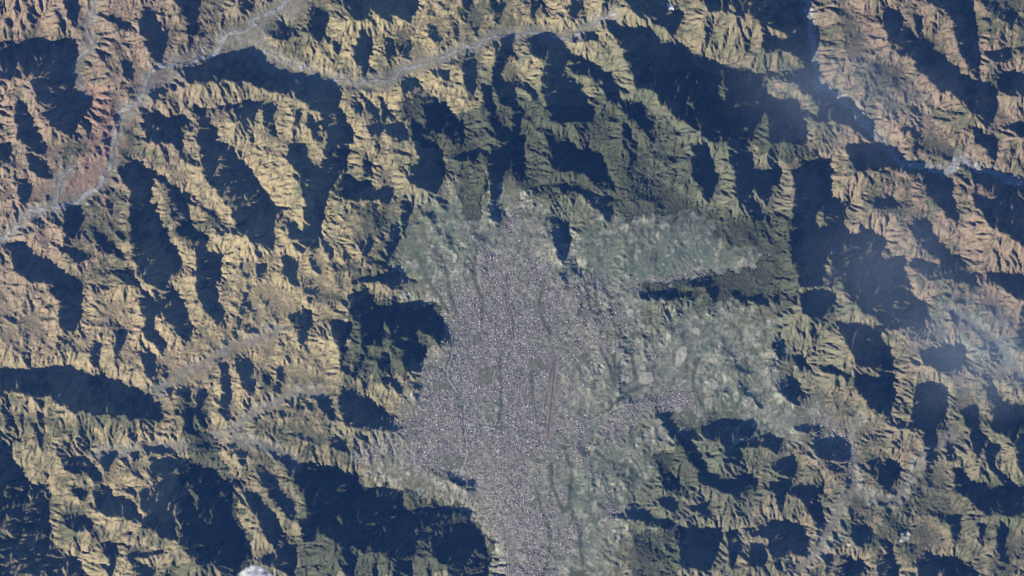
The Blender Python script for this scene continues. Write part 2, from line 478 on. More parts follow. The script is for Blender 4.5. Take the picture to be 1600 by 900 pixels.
TOWNS = """720,450 735,425 760,410 800,380 806,330 820,330 828,380 845,420 865,450 800,450
900,440 940,440 985,495 975,530 920,545 905,500
1035,600 1060,590 1085,600 1080,630 1050,640 1020,625
1240,660 1290,640 1340,690 1340,760 1300,760 1320,710
1380,760 1420,760 1410,810 1390,800
550,700 600,690 640,720 600,740 560,730
900,680 960,640 1000,650 960,700
780,880 840,860 850,900 780,900"""
GREENS = """620,385 660,345 700,320 720,345 760,350 745,420 690,440 640,430
880,400 960,355 1050,335 1110,350 1230,395 1225,420 1120,432 1000,450 985,490 950,490 960,440 900,420
950,470 985,440 985,485 955,500
1050,510 1080,500 1090,540 1060,555
1110,460 1140,440 1120,570 1080,580 1085,560
960,590 1010,600 1060,595 1020,620 960,620
1120,580 1190,600 1200,620 1130,640
880,700 920,680 1000,690 1010,720 950,780 910,840 900,900 860,900 880,800 890,760
1310,800 1340,790 1375,820 1385,840 1340,830 1310,830 1295,850
1300,760 1370,690 1330,720
1480,480 1560,490 1600,560 1600,600 1530,560 1480,520"""
RED_SOIL = """122,130 150,128 176,150 182,190 181,230 174,258 160,275 140,292 115,312 95,320 98,300 120,262 140,235 140,190"""
BARE = """980,484 988,482 991,490 986,496 979,492
1081,514 1090,511 1096,516 1094,523 1083,522
1058,548 1066,540 1075,543 1072,560 1062,575 1054,570
970,585 985,588 982,600 968,598
1002,580 1020,583 1022,595 1010,602 998,597
1100,596 1112,590 1125,600 1118,610 1104,606
812,300 822,299 821,311 813,312
708,394 714,396 712,410 705,412
1320,850 1328,848 1330,853 1318,855
1408,832 1424,832 1420,845 1406,848"""
SCAR = """1041,5 1046,3 1052,10 1054,16 1049,17 1044,12"""
RUNWAY = (867, 556, 854, 686)
APRON = """852,556 874,554 876,575 870,590 867,640 862,690 850,690 853,630 858,580"""
ROADS = ["""862,673 880,668 900,664 920,658 940,650 955,642 970,634 985,632 1000,631 1022,638 1045,634 1070,630""",
 """894,450 895,480 897,505 892,515 890,520""",
 """800,550 812,570 826,600 832,620 835,650 833,665 820,680""",
 """728,670 728,715 718,740 722,750 735,748""",
 """960,497 980,494 985,490""",
 """700,450 712,470 705,500 703,530""",
 """775,365 785,400 790,440 795,480 800,520 805,560""",
 """735,640 760,630 800,640 830,640""",
 """860,690 880,704 905,715""",
 """740,480 745,530 742,590 750,640 760,700 775,760 790,820 795,900""",
 """705,540 740,545 780,540 820,530 860,535 895,545""",
 """800,680 815,740 820,800 830,880""",
 """728,715 770,720 810,715 850,725 880,704"""]
FINGERS = """800,450 795,400 798,350 812,305
775,450 760,400 745,370 735,340
840,450 850,400 845,360
900,500 940,500 980,490 1000,470
900,660 960,640 1010,632 1070,628 1110,640
870,700 910,720 940,760 960,800
850,880 880,860 900,820
690,640 640,660 600,690 560,715
720,450 700,420 690,390
930,540 990,545 1040,560
1000,445 1060,430 1120,425"""
FLOODPLAIN = """205,165 225,128 260,95 305,78 350,50 400,25 430,0 480,0 470,20 425,55 400,80 350,92 300,106 262,132 222,172 190,195 175,190
385,84 420,84 450,95 500,115 560,124 620,118 615,132 560,138 500,137 455,128 420,112 390,100
100,300 125,262 160,240 175,262 130,310 90,328"""
DARK_LINES = """903,450 910,470 905,490
915,452 922,475 935,500
930,450 932,470 945,495
945,455 955,475 958,500
960,520 975,530 1000,520 1020,535
1010,490 1020,505 1030,520
958,555 962,575 975,600
985,545 990,570 995,590
650,395 662,420 672,440 690,470 700,490
688,400 700,430 705,460 712,490
740,400 745,440 755,470 752,500
790,430 795,470 802,500 800,530
850,440 845,470 850,500 860,520
705,520 708,550 700,575 703,595 715,615 720,640 722,660 728,675 730,715
660,728 690,745 710,750 740,772
722,662 745,665 775,669 800,665 820,680 850,695
780,560 785,600 782,640 775,669
830,580 834,620 838,650
945,560 955,580 962,600
1010,600 980,615 950,640 930,650
880,700 895,740 890,780 905,830 910,880
835,760 850,800 860,840 850,900
1165,560 1165,600 1150,640
1090,560 1085,600 1100,640
930,705 950,720 985,730 990,760
860,720 865,760 880,800"""
NIT = 120
def macro():
    F = Map(0, 0, 1600, 900, 2.5)
    sh = np.zeros(F.shape, bool)
    for (ox, oy), t in SH.items(): F.fill(parse(t, ox, oy, .25), sh)
    F.fill(parse(SH_MORE), sh)
    F.fill(parse(LIT_MORE), lt := np.zeros(F.shape, bool)); sh &= ~lt
    FX, FY = np.meshgrid(F.x, F.y)
    wi = np.clip(((FX+4.5*noise(FX, FY, 20, 4, 91, .6))/2.5).astype(int), 0, F.shape[1]-1)
    wj = np.clip(((FY+4.5*noise(FX, FY, 20, 4, 92, .6))/2.5).astype(int), 0, F.shape[0]-1)
    sh = sh[wj, wi]
    flat = blur(F.fill(parse(BASIN)).astype(float), 9)
    riv = np.zeros(F.shape)
    for p in parse(VALLEYS): riv = np.maximum(riv, F.line(p, 15))
    riv = np.maximum(riv, blur(F.fill(parse(FLOODPLAIN)).astype(float), 2))
    for p in parse(SIDE_VALLEYS): riv = np.maximum(riv, F.line(p, 11))
    flat = np.maximum(flat, np.clip(riv*(1.5+1.3*noise(FX, FY, 26, 3, 93)), 0, 1))
    flat = flat*(1-blur(sh.astype(float), 1.5))
    P = 100
    shp, fl = [np.pad(a, P, 'reflect') for a in (sh.astype(float), flat)]
    M = Map(-P*2.5, -P*2.5, 1600+P*2.5, 900+P*2.5, 2.5)
    ny, nx = shp.shape
    kx = np.fft.fftfreq(nx)*2*np.pi/2.5; ky = np.fft.fftfreq(ny)*2*np.pi/2.5
    KX, KY = np.meshgrid(kx, -ky)            # y up
    beta = (2*np.pi/900)**2
    D = KX**2+KY**2+beta; D = 1/D
    shs = blur(shp, 1.1); S = shs > .6
    lim = -(.42+.2*np.clip(1-1.25*blur(S.astype(float), 7), 0, 1))
    gs = np.where(S, lim, .22); gs = gs*(1-.9*fl); gs -= gs.mean(); gt = np.zeros_like(gs)
    for it in range(NIT):
        gx = gs*SDX-gt*SDY; gy = gs*SDY+gt*SDX
        H = (-1j*KX*np.fft.fft2(gx)-1j*KY*np.fft.fft2(gy))*D
        hx = np.fft.ifft2(1j*KX*H).real; hy = np.fft.ifft2(1j*KY*H).real
        hs = hx*SDX+hy*SDY; ht = -hx*SDY+hy*SDX
        gs = np.where(S, np.clip(hs, -.95, lim), np.clip(hs, .04, .45))
        gs = gs*(1-fl)+fl*hs*.6
        gt = np.clip(ht, -.75, .75)*(1-.4*fl)
    h = np.fft.ifft2(H).real
    return M, h, shp, fl

# ---------------------------------------------------------------- gullies running down the slopes
def gullies(X, Y, h, step, cell, amp, mask, seed, sx, sy, steep):
    """cosine rills whose crests follow the fall line of the slope (sx, sy)"""
    m = np.hypot(sx, sy)+1e-6
    dx = -sy/m; dy = sx/m                       # along the contour
    T = np.random.default_rng(seed); R = T.random((256, 256, 3))
    u = X/cell; v = Y/cell; i = np.floor(u).astype(int); j = np.floor(v).astype(int)
    num = np.zeros_like(h); ds = np.zeros_like(h); den = np.zeros_like(h)+1e-6
    for a in (-1, 0, 1):
        for b in (-1, 0, 1):
            r = R[(j+b) & 255, (i+a) & 255]
            px = u-(i+a+r[..., 0]); py = v-(j+b+r[..., 1])
            w = np.clip(1-(px*px+py*py)/2.0, 0, 1)**2.5
            ph = 2*np.pi*((px*dx+py*dy)*FR+r[..., 2]*.5)
            num += w*np.cos(ph); ds += -w*np.sin(ph); den += w
    A = np.hypot(num, ds)+1e-6; ph = np.arctan2(-ds, num); sn = ds/A
    cov = np.clip(A/den*1.6, 0, 1)
    prof = 1-2*np.abs(ph)/np.pi                  # sharp crest, sharp gully
    st = np.clip(m/steep, 0, 1)*mask*cov
    k = amp*st*2*np.pi*FR/cell
    return amp*st*prof, sx+k*sn*dx*.55, sy+k*sn*dy*.55

# ---------------------------------------------------------------- running water: drainage cut into the relief
def drain(h):
    """raise closed hollows just enough to spill (priority flood)"""
    import heapq
    ny, nx = h.shape; z = h.ravel().tolist(); n = len(z); done = bytearray(n); q = []
    for i in list(range(nx))+list(range(n-nx, n))+list(range(0, n, nx))+list(range(nx-1, n, nx)):
        if not done[i]: done[i] = 1; q.append((z[i], i))
    heapq.heapify(q); pop, push = heapq.heappop, heapq.heappush
    nb = (-nx-1, -nx, -nx+1, -1, 1, nx-1, nx, nx+1)
    while q:
        c, i = pop(q); c += 1e-3
        for d in nb:
            k = i+d
            if 0 <= k < n and not done[k]:
                done[k] = 1
                if z[k] < c: z[k] = c
                push(q, (z[k], k))
    return np.array(z).reshape(ny, nx)

def erode(h, step, K, rounds, keep, seed=5):
    """stream-power incision; the broad shape is restored after every round (uplift)"""
    ny, nx = h.shape; r = np.random.default_rng(seed); h0 = blur(h, keep/step)
    idx = np.arange(ny*nx).reshape(ny, nx); inner = (slice(1, -1), slice(1, -1))
    offs = [(a, b) for a in (-1, 0, 1) for b in (-1, 0, 1) if a or b]
    for it in range(rounds):
        if it in FILL_AT: h = np.minimum(drain(h), h+2.0)
        best = np.zeros((ny-2, nx-2)); rec = idx[inner].copy()
        for a, b in offs:
            s = (h[inner]-h[1+a:ny-1+a, 1+b:nx-1+b])/math.hypot(a, b)*(.75+.5*r.random((ny-2, nx-2)))
            m = s > best; best[m] = s[m]; rec[m] = idx[1+a:ny-1+a, 1+b:nx-1+b][m]
        R_ = idx.copy(); R_[inner] = rec; R_ = R_.ravel(); rl = R_.tolist()
        order = np.argsort(h.ravel(), kind='stable').tolist(); A = [1.0]*(ny*nx)
        for i in reversed(order):
            k = rl[i]
            if k != i: A[k] += A[i]
        d = np.where((np.abs(R_-idx.ravel()) == 1) | (np.abs(R_-idx.ravel()) == nx), 1, 1.414)*step
        F = (K.ravel()*np.sqrt(np.minimum(np.array(A), 3000))*step/d).tolist(); z = h.ravel().tolist()
        for i in order:
            k = rl[i]
            if k != i:
                f = F[i]; t = z[k]
                if z[i] > t: z[i] = (z[i]+f*t)/(1+f)
        h = np.array(z).reshape(ny, nx)
        h = h+.06*(blur(h, 1)-h)
        h = h+(h0-blur(h, keep/step))
    return h
FILL_AT = (0, 4, 8); ROUNDS = 12; KERO = .03; KEEP = 14

def build(X, Y, step):
    """land height on the grid X by Y (map pixels); outside the view the ranges carry on mirrored"""
    M, hm, shp, fl = macro()
    fold = lambda v, n: np.abs((v+n) % (2*n)-n)
    out = lambda v, n: np.where((v < -200) | (v > n+200), fold(v, n), v)
    X2, Y2 = out(X, 1600), out(Y, 900)
    h = M.sample(hm, X2, Y2); flat = np.clip(M.sample(fl, X2, Y2), 0, 1)
    XX, YY = np.meshgrid(X, Y)
    wx = XX+6*noise(XX, YY, 30, 3, 5); wy = YY+6*noise(XX, YY, 30, 3, 6)
    mask = 1-.6*flat
    C = Map(-45, -45, 1645, 945, ESTEP)
    cx, cy = np.meshgrid(C.x, C.y); fC = np.clip(M.sample(fl, C.x, C.y), 0, 1); sC = np.clip(M.sample(blur(shp, 4), C.x, C.y), 0, 1)
    D = blur(C.fill(parse(DISSECT)).astype(float), 8); ct = blur(C.fill(parse(CITY)).astype(float), 8)
    ux = cx+7*noise(cx, cy, 30, 3, 5); uy = cy+7*noise(cx, cy, 30, 3, 6)
    e = M.sample(hm, C.x, C.y)+5*(1-2.2*np.abs(noise(ux, uy, 56, 3, 17)))*(1-fC)*(1-.7*sC)
    e = e+fC*(1-ct)*(.15+D)*3.2*(1-2.5*np.abs(noise(ux*1.3, uy*.8, 48, 4, 15, .55)))
    e = e+.7*noise(cx, cy, 6, 3, 18)+.25*np.random.default_rng(9).random(C.shape)
    g0 = blur(e, 4/ESTEP); gy, gx = np.gradient(g0, ESTEP)
    gx += .035*noise(cx, cy, 25, 2, 11); gy += .035*noise(cx, cy, 25, 2, 12)
    for q, (cell, amp) in enumerate(GUL0):
        d, gx, gy = gullies(ux, uy, e, ESTEP, cell, amp, (1-.6*fC)*(1-.15*sC), 40+q, gx, gy, .28-.1*np.clip(D*fC, 0, 1)); e = e+d
    K = KERO*(1-.5*fC)*(1-.8*ct)*(1+.35*noise(cx, cy, 40, 3, 19)+.4*D*fC)
    e = erode(e, ESTEP, K, ROUNDS, KEEP)
    wgt = np.clip(np.minimum(X+40, 1640-X)/25, 0, 1)[None]*np.clip(np.minimum(Y+40, 940-Y)/25, 0, 1)[:, None]
    h = h*(1-wgt)+C.sample(e, X, Y)*wgt
    ds = np.clip(C.sample(D, X, Y), 0, 1)*flat; steep = .28-.2*np.clip(ds, 0, 1); mask = mask*(1-.3*np.clip(M.sample(shp, X2, Y2), 0, 1))
    h0 = blur(h, 4/step); sy, sx = np.gradient(h0, Y, X)
    sx += .035*noise(XX, YY, 25, 2, 11); sy += .035*noise(XX, YY, 25, 2, 12)
    sp = np.maximum(np.gradient(X)[None], np.gradient(Y)[:, None])
    for q, (cell, amp) in enumerate(GUL):
        amp = amp*np.clip(cell/FR/(1.6*sp)-.3, 0, 1)
        d, sx, sy = gullies(wx, wy, h, step, cell, amp, mask, 40+q, sx, sy, steep)
        h = h+d
    h = h+.5*noise(XX, YY, 7, 3, 3)*np.clip(3/sp-.3, 0, 1)*(.35+.65*mask)
    return h, flat, np.clip(M.sample(shp, X2, Y2), 0, 1)
FR = 1.5
GUL0 = [(44, 2.7), (24, 2.3), (13, 1.35)]
GUL = [(11.5, .95), (6.4, .85)]
ESTEP = 1.9

# ---------------------------------------------------------------- grid of the land: fine inside the view, stretching outwards
def axis(a, b, step, grow, far):
    core = np.arange(a, b+step*.5, step); out = []; d = step; p = core[-1]
    while p < b+far: d *= grow; p += d; out.append(p)
    lo = []; d = step; p = a
    while p > a-far: d *= grow; p -= d; lo.append(p)
    return np.array(lo[::-1]+list(core)+out)
STEP = 1.3
GX = axis(-30, 1630, STEP, 1.06, 1000); GY = axis(-30, 930, STEP, 1.06, 900)
fold = lambda v, n: np.abs((v+n) % (2*n)-n)          # the ranges carry on, mirrored, far outside the view
ZPX, FLAT, SHD = build(GX, GY, STEP)
Z = ZPX*PX
NX, NY = len(GX), len(GY)
WX = (GX-800)*PX; WY = (450-GY)*PX
XX, YY = np.meshgrid(GX, GY)
print('relief', time.time()-T0, NX, NY, Z.min(), Z.max())

def height(px, py):
    """land height at map pixels (arrays), bilinear"""
    i = np.clip(np.searchsorted(GX, px)-1, 0, NX-2); j = np.clip(np.searchsorted(GY, py)-1, 0, NY-2)
    a = (px-GX[i])/(GX[i+1]-GX[i]); b = (py-GY[j])/(GY[j+1]-GY[j])
    return (Z[j, i]*(1-a)+Z[j, i+1]*a)*(1-b)+(Z[j+1, i]*(1-a)+Z[j+1, i+1]*a)*b

# ---------------------------------------------------------------- land cover fractions (what grows or lies there, not how it is lit)
CM = Map(-60, -60, 1660, 960, 2.0)
CXX, CYY = np.meshgrid(CM.x, CM.y)
CWX = CXX+9*noise(CXX, CYY, 22, 4, 21); CWY = CYY+9*noise(CXX, CYY, 22, 4, 22)
def cover(text, soft, grain=0.0, seed=0, raw=False):
    m = CM.fill(parse(text)).astype(float) if isinstance(text, str) else text
    m = blur(m, soft/2)
    if grain: m = np.clip((m+grain*noise(CXX, CYY, 14, 4, seed, .65)*(m*(1-m)*4+.15)-.5)*3+.5, 0, 1)
    return m
def onto(m): return np.clip(CM.sample(m, fold(GX, 1600), fold(GY, 900)), 0, 1)
forest_m = cover(FORESTS, 9, 1.3, 31); city_m = cover(CITY, 12, .9, 32); town_m = cover(TOWNS, 7, 1.1, 33)
green_m = cover(GREENS, 26, 1.5, 34); red_m = cover(RED_SOIL, 9, .9, 35); basin_m = cover(BASIN, 30, 1.3, 36)
def smooth_line(p, step=1.2, wob=0.0, seed=0):
    p = np.array(p, float); q = [p[0]]
    for i in range(len(p)-1):
        a = p[max(i-1, 0)]; b = p[i]; c = p[i+1]; d = p[min(i+2, len(p)-1)]
        n = max(2, int(np.hypot(*(c-b))/step))
        for t in np.linspace(0, 1, n+1)[1:]:
            q.append(.5*((2*b)+(c-a)*t+(2*a-5*b+4*c-d)*t*t+(3*b-a-3*c+d)*t**3))
    q = np.array(q)
    if wob:
        s = np.arange(len(q))*step; z = np.zeros(len(q))+seed*97.0
        q[:, 0] += wob*noise(s, z, 12, 3, 71); q[:, 1] += wob*noise(s, z+5.5, 12, 3, 72)
    return q
flood = np.zeros(CM.shape)
for p in parse(VALLEYS): flood = np.maximum(flood, CM.line(p, 15))
flood = np.maximum(flood, .7*blur(CM.fill(parse(FLOODPLAIN)).astype(float), 3))
for p in parse(SIDE_VALLEYS): flood = np.maximum(flood, .85*CM.line([tuple(v) for v in smooth_line(p, 3, 6, 1)], 15))
flood = np.clip(blur(flood, 1)*1.8+2.4*noise(CXX, CYY, 20, 4, 37, .6)*flood, 0, 1)
cover_of = {k: onto(v) for k, v in dict(forest=forest_m, city=city_m, town=town_m, green=green_m, red=red_m, basin=basin_m, flood=flood).items()}
print('cover', time.time()-T0)
# built-up density: a dense core, ragged edges and fingers along the roads
cn = noise(CXX, CYY, 30, 5, 81, .62); cr = 1-3*np.abs(noise(CXX*1.6, CYY*.7, 34, 4, 82))
fing = np.zeros(CM.shape)
for p in parse(FINGERS): fing = np.maximum(fing, CM.line(p, 22))
core = blur(CM.fill(parse(CITY)).astype(float), 14); town = blur(CM.fill(parse(TOWNS)).astype(float), 7)
built = np.clip(core*(.95+.8*cn)+.1*cn*(core > .02)+.55*town*(1+1.2*cn)+np.clip(fing*1.1+.8*cn-.35, 0, 1)*.7*(1-core)+.14*basin_m*np.clip(cr, 0, 1)-.12, 0, 1)*(1-.95*forest_m)
streets = np.zeros(CM.shape)
for p in parse('\n'.join(ROADS+[BAGMATI, CITY_STREAM])): streets = np.maximum(streets, CM.line(p, 4.5))
darkl = np.zeros(CM.shape)
for p in parse(DARK_LINES): darkl = np.maximum(darkl, CM.line([tuple(v) for v in smooth_line(p, 3, 2.5, 3)], 4.5))
darkl = np.clip(darkl*(1.5+1.2*noise(CXX, CYY, 8, 3, 85)), 0, 1); streets = np.maximum(streets, darkl); darkl_g = onto(darkl)
built = np.clip(built*(1-.5*np.clip(2.2*noise(CXX, CYY, 40, 3, 83), 0, 1))*(1-.75*streets), 0, 1)
built_g = onto(built)

def mixc(base, col, t): return base*(1-t[..., None])+np.array(col)*t[..., None]
def gauss(x, y, r): return np.exp(-((XX-x)**2+(YY-y)**2)/(2*r*r))
nc = noise(XX, YY, 24, 5, 81, .62); n1 = noise(XX, YY, 60, 4, 51); n2 = noise(XX, YY, 16, 4, 52, .6); n3 = noise(XX, YY, 5, 3, 53, .7); n0 = noise(XX, YY, 130, 3, 56)
rose = np.clip(1.2*gauss(60, 230, 140)+.8*gauss(60, 30, 110)+.5*gauss(1350, 60, 110)+.3*gauss(40, 450, 90)+gauss(1500, 170, 170)+gauss(1540, 380, 130)+.7*gauss(220, 60, 110)+.5*gauss(1320, 830, 160)+.4*gauss(250, 640, 160)+.25*n1, 0, 1)
gold = np.clip(gauss(230, 500, 170)+gauss(420, 430, 130)+gauss(640, 60, 160)+.7*gauss(150, 800, 160)+.6*gauss(900, 40, 150)+.2*n1, 0, 1)
col = np.zeros(Z.shape+(3,))+np.array(C_GRASS)
col = mixc(col, C_GOLD, gold*.8)
col = mixc(col, C_ROSE, rose*.8)
col = mixc(col, C_OLIVE, np.clip(.46+.9*n0+1.1*n1+1.4*n2+1.1*n3-.36*gold-.1*rose, 0, 1)*.9)
hillgreen = np.clip(gauss(980, 330, 150)+gauss(1130, 520, 150)+gauss(980, 770, 110)+.7*gauss(680, 330, 70)+.8*gauss(900, 200, 120)+.5*n2+.3*n1-.1, 0, 1)
col = mixc(col, (.082, .095, .060), hillgreen*.75)
col = mixc(col, C_BASIN, cover_of['basin']*.85)
col = mixc(col, C_FIELD, cover_of['basin']*np.clip(n2*2.2+n3*1.6+.1, 0, 1)*.7)
col = mixc(col, C_GREEN, np.clip(cover_of['green']*(.75+1.2*n2+.6*n3), 0, 1))
col = mixc(col, C_FLOOD, np.clip(cover_of['flood']*(.8+n3), 0, 1)*.8*(1-cover_of['basin']))
col = mixc(col, C_RED, np.clip(cover_of['red']*(.8+.5*n3), 0, 1)*.85)
col = mixc(col, C_FOREST, cover_of['forest']*np.clip(.9+.6*n3, 0, 1)*(1-.6*cover_of['city']))
col = mixc(col, C_FIELD, np.clip((noise(XX, YY, 7, 3, 54, .6)-.30)*7, 0, 1)*cover_of['basin']*(1-built_g)*.9)
col = mixc(col, (.05, .062, .04), np.clip((noise(XX*1.3, YY*.8, 9, 4, 55, .6)-.24)*7, 0, 1)*cover_of['basin']*.75)
col = mixc(col, C_CITY, np.clip(built_g*(.85+.5*n3), 0, 1))
col = mixc(col, (.055, .065, .042), darkl_g*.85)
col *= (1+.30*n3+.18*n2)[..., None]
col = np.clip(col, .012, .7)
LAND_COL = col

# ---------------------------------------------------------------- helpers
def material(name, color=None, attr=None, rough=1.0, vary=.25, scale=3.0, bump=0.0, spec=.1):
    m = bpy.data.materials.new(name); m.use_nodes = True; nt = m.node_tree; L = nt.links.new
    b = nt.nodes['Principled BSDF']; b.inputs['Roughness'].default_value = rough; b.inputs['Specular IOR Level'].default_value = spec
    if attr:
        src = nt.nodes.new('ShaderNodeAttribute'); src.attribute_name = attr; out = src.outputs['Color']
    else:
        src = nt.nodes.new('ShaderNodeRGB'); src.outputs[0].default_value = (*color, 1); out = src.outputs[0]
    tc = nt.nodes.new('ShaderNodeTexCoord')
    nz = nt.nodes.new('ShaderNodeTexNoise'); nz.inputs['Scale'].default_value = scale; nz.inputs['Detail'].default_value = 4
    L(tc.outputs['Object'], nz.inputs['Vector'])
    mr = nt.nodes.new('ShaderNodeMapRange'); mr.inputs[1].default_value = .3; mr.inputs[2].default_value = .7
    mr.inputs[3].default_value = 1-vary; mr.inputs[4].default_value = 1+vary; L(nz.outputs[0], mr.inputs[0])
    mx = nt.nodes.new('ShaderNodeVectorMath'); mx.operation = 'SCALE'; L(out, mx.inputs[0]); L(mr.outputs[0], mx.inputs['Scale'])
    L(mx.outputs[0], b.inputs['Base Color'])
    if bump:
        bp = nt.nodes.new('ShaderNodeBump'); bp.inputs['Strength'].default_value = bump; bp.inputs['Distance'].default_value = .3
        L(nz.outputs[0], bp.inputs['Height']); L(bp.outputs[0], b.inputs['Normal'])
    return m

def mesh_object(name, co, faces, mat, kind=None, smooth=True, colors=None, label=None, category=None, group=None):
    """faces: (n, k) array of vertex indices"""
    me = bpy.data.meshes.new(name); n, k = faces.shape
    me.vertices.add(len(co)); me.vertices.foreach_set('co', np.ascontiguousarray(co, dtype=np.float32).ravel())
    me.loops.add(n*k); me.loops.foreach_set('vertex_index', np.ascontiguousarray(faces, dtype=np.int32).ravel())
    me.polygons.add(n); me.polygons.foreach_set('loop_start', np.arange(0, n*k, k, dtype=np.int32))
    me.polygons.foreach_set('use_smooth', np.full(n, smooth, dtype=bool))
    me.update(calc_edges=True); me.validate()
    if colors is not None:
        at = me.color_attributes.new('cover', 'FLOAT_COLOR', 'POINT')
        at.data.foreach_set('color', np.concatenate([colors, np.ones((len(co), 1))], 1).astype(np.float32).ravel())
    me.materials.append(mat)
    o = bpy.data.objects.new(name, me); scene.collection.objects.link(o)
    tag(o, kind, label, category, group)
    return o
def tag(o, kind=None, label=None, category=None, group=None):
    for k, v in (('kind', kind), ('label', label), ('category', category), ('group', group)):
        if v: o[k] = v

def grid_part(name, mask, mat, kind, lift=0.0, colors=LAND_COL, label=None, category=None):
    """the grid squares of a (NY-1, NX-1) mask as one sheet, raised by lift (number or grid)"""
    j, i = np.nonzero(mask); a = j*NX+i
    f = np.stack([a+NX, a+NX+1, a+1, a], 1)
    used = np.unique(f); back = np.zeros(NX*NY, np.int64); back[used] = np.arange(len(used))
    zz = (Z+lift).ravel()[used]
    co = np.stack([WX[used % NX], WY[used//NX], zz], 1)
    c = colors.reshape(-1, 3)[used] if colors is not None else None
    return mesh_object(name, co, back[f], mat, kind, True, c, label, category)

cell = lambda m: (m[:-1, :-1]+m[1:, :-1]+m[:-1, 1:]+m[1:, 1:])/4
M_LAND = material('land cover', attr='cover', vary=.22, scale=1.6)

# ---------------------------------------------------------------- the land: mountain ranges and the valley floor
floor = cell(FLAT*(1-SHD)+.12*n2) > .5
plain = (cell(cover_of['flood']) > .45) & ~((cell(cover_of['basin']) > .5) & floor)
town = floor & ~plain & (cell(built_g) > .42)
grid_part('mountains', ~floor & ~plain, M_LAND, 'structure')
grid_part('valley_floor', floor & ~plain & ~town, M_LAND, 'structure')
grid_part('city_ground', town, M_LAND, 'structure')
grid_part('flood_plain', plain, M_LAND, 'structure')
fm = cell(cover_of['forest']); inside = (cell(XX) > -30) & (cell(XX) < 1630) & (cell(YY) > -30) & (cell(YY) < 930)
canopy = np.random.default_rng(3).random(Z.shape)
fcol = np.array(C_FOREST)*(1+.5*(np.random.default_rng(4).random(Z.shape)-.5)+.35*n2)[..., None]
grid_part('forest', (fm > .72) & inside, M_LAND, 'stuff', .10+.22*canopy, np.clip(fcol, .01, 1), 'dark olive forest canopy clothing the mountain slopes', 'forest')
print('land', time.time()-T0)

def patch(text, name, color, lift, seed, wob=.22, kind='structure', vary=.3):
    m = CM2.fill(parse(text)).astype(float)
    mk = (cell(CM2.sample(blur(m, 1.6), GX, GY)+wob*noise(XX, YY, 6, 3, seed)) > .5) & inside
    if mk.any(): return grid_part(name, mk, material(name, color, vary=vary, scale=4), kind, lift, None)
CM2 = Map(-60, -60, 1660, 960, 1.0)
patch(BARE, 'bare_field', C_BARE, .07, 61, .42)
patch(SCAR, 'landslide_scar', (.62, .62, .62), .15, 62)
patch(PARKS, 'wooded_park', (.105, .108, .08), .10, 63, .42, vary=.45)
patch(APRON, 'airfield', (.165, .14, .12), .05, 64, .45)

# ---------------------------------------------------------------- rivers and roads: ribbons draped on the land
def ribbon(name, text, width, color, lift, wob=0.0, seed=0, vary=.25, wvar=.35, rough=1.0, spec=.1, kind='structure'):
    q = smooth_line(parse(text)[0], 1.2, wob, seed)
    t = np.gradient(q, axis=0); t /= np.hypot(t[:, 0], t[:, 1])[:, None]+1e-9; nrm = np.stack([-t[:, 1], t[:, 0]], 1)
    w = width*(1+wvar*2*noise(np.arange(len(q))*1.2, np.zeros(len(q))+seed, 9, 3, 73))
    K = 5; co = []
    for k in range(K):
        s = k/(K-1)-.5; p = q+nrm*(w*s)[:, None]
        z = height(p[:, 0], p[:, 1])+lift
        co.append(np.stack([(p[:, 0]-800)*PX, (450-p[:, 1])*PX, z], 1))
    co = np.stack(co, 1)
    zc = co[..., 2]; zc[:] = np.maximum(zc, zc.max(1, keepdims=True)-.05*width)    # level across
    n = len(q); a = (np.arange(n-1)[:, None]*K+np.arange(K-1)[None]).ravel()
    f = np.stack([a, a+1, a+K+1, a+K], 1)
    me = mesh_object(name, co.reshape(-1, 3), f, material(name, color, vary=vary, scale=5, rough=rough, spec=spec), kind)
    return me
for q, (t, w) in enumerate(((TRISHULI, 3.2), (TADI, 2.0), (WEST_STREAM, 1.6), (RED_STREAM, 1.4), (EAST_RIVER, 6.5), (BAGMATI, 1.6), (CITY_STREAM, 1.4))):
    q_ = smooth_line(parse(t)[0], 3, .9, q); dl = CM2.line([tuple(v) for v in q_], w*2.2)
    mk = (cell(CM2.sample(blur(dl, .6), GX, GY)+.62*noise(XX, YY, 8, 3, 171+q, .6)) > .66) & inside
    if mk.any(): grid_part('river_bed', mk, material('river gravel', C_GRAVEL, vary=.4, scale=2.5), 'structure', .09, None)
    ribbon('river', t, w*.30, (.20, .225, .23), .14, 1.2, q, rough=.25, spec=.4)
for q, t in enumerate(ROADS):
    ribbon('road', t, 1.2 if q == 0 else .8, (.28, .27, .245), .10, .8, 20+q, wvar=.3)
rx1, ry1, rx2, ry2 = RUNWAY
line = lambda *p: ' '.join('%g,%g' % (p[i], p[i+1]) for i in range(0, len(p), 2))
ribbon('runway', line(rx1, ry1, rx2, ry2), 1.8, (.115, .09, .08), .16, 0, 0, .15, 0)
ribbon('runway_marking', line(rx1, ry1+1, rx2, ry2-1), .25, (.5, .5, .48), .19, 0, 0, .15, 0)
ribbon('taxiway', line(rx1-3, ry1+8, rx2-5, ry2-45), 1.0, (.16, .11, .10), .14, 0, 0, .15, 0)
print('lines', time.time()-T0)

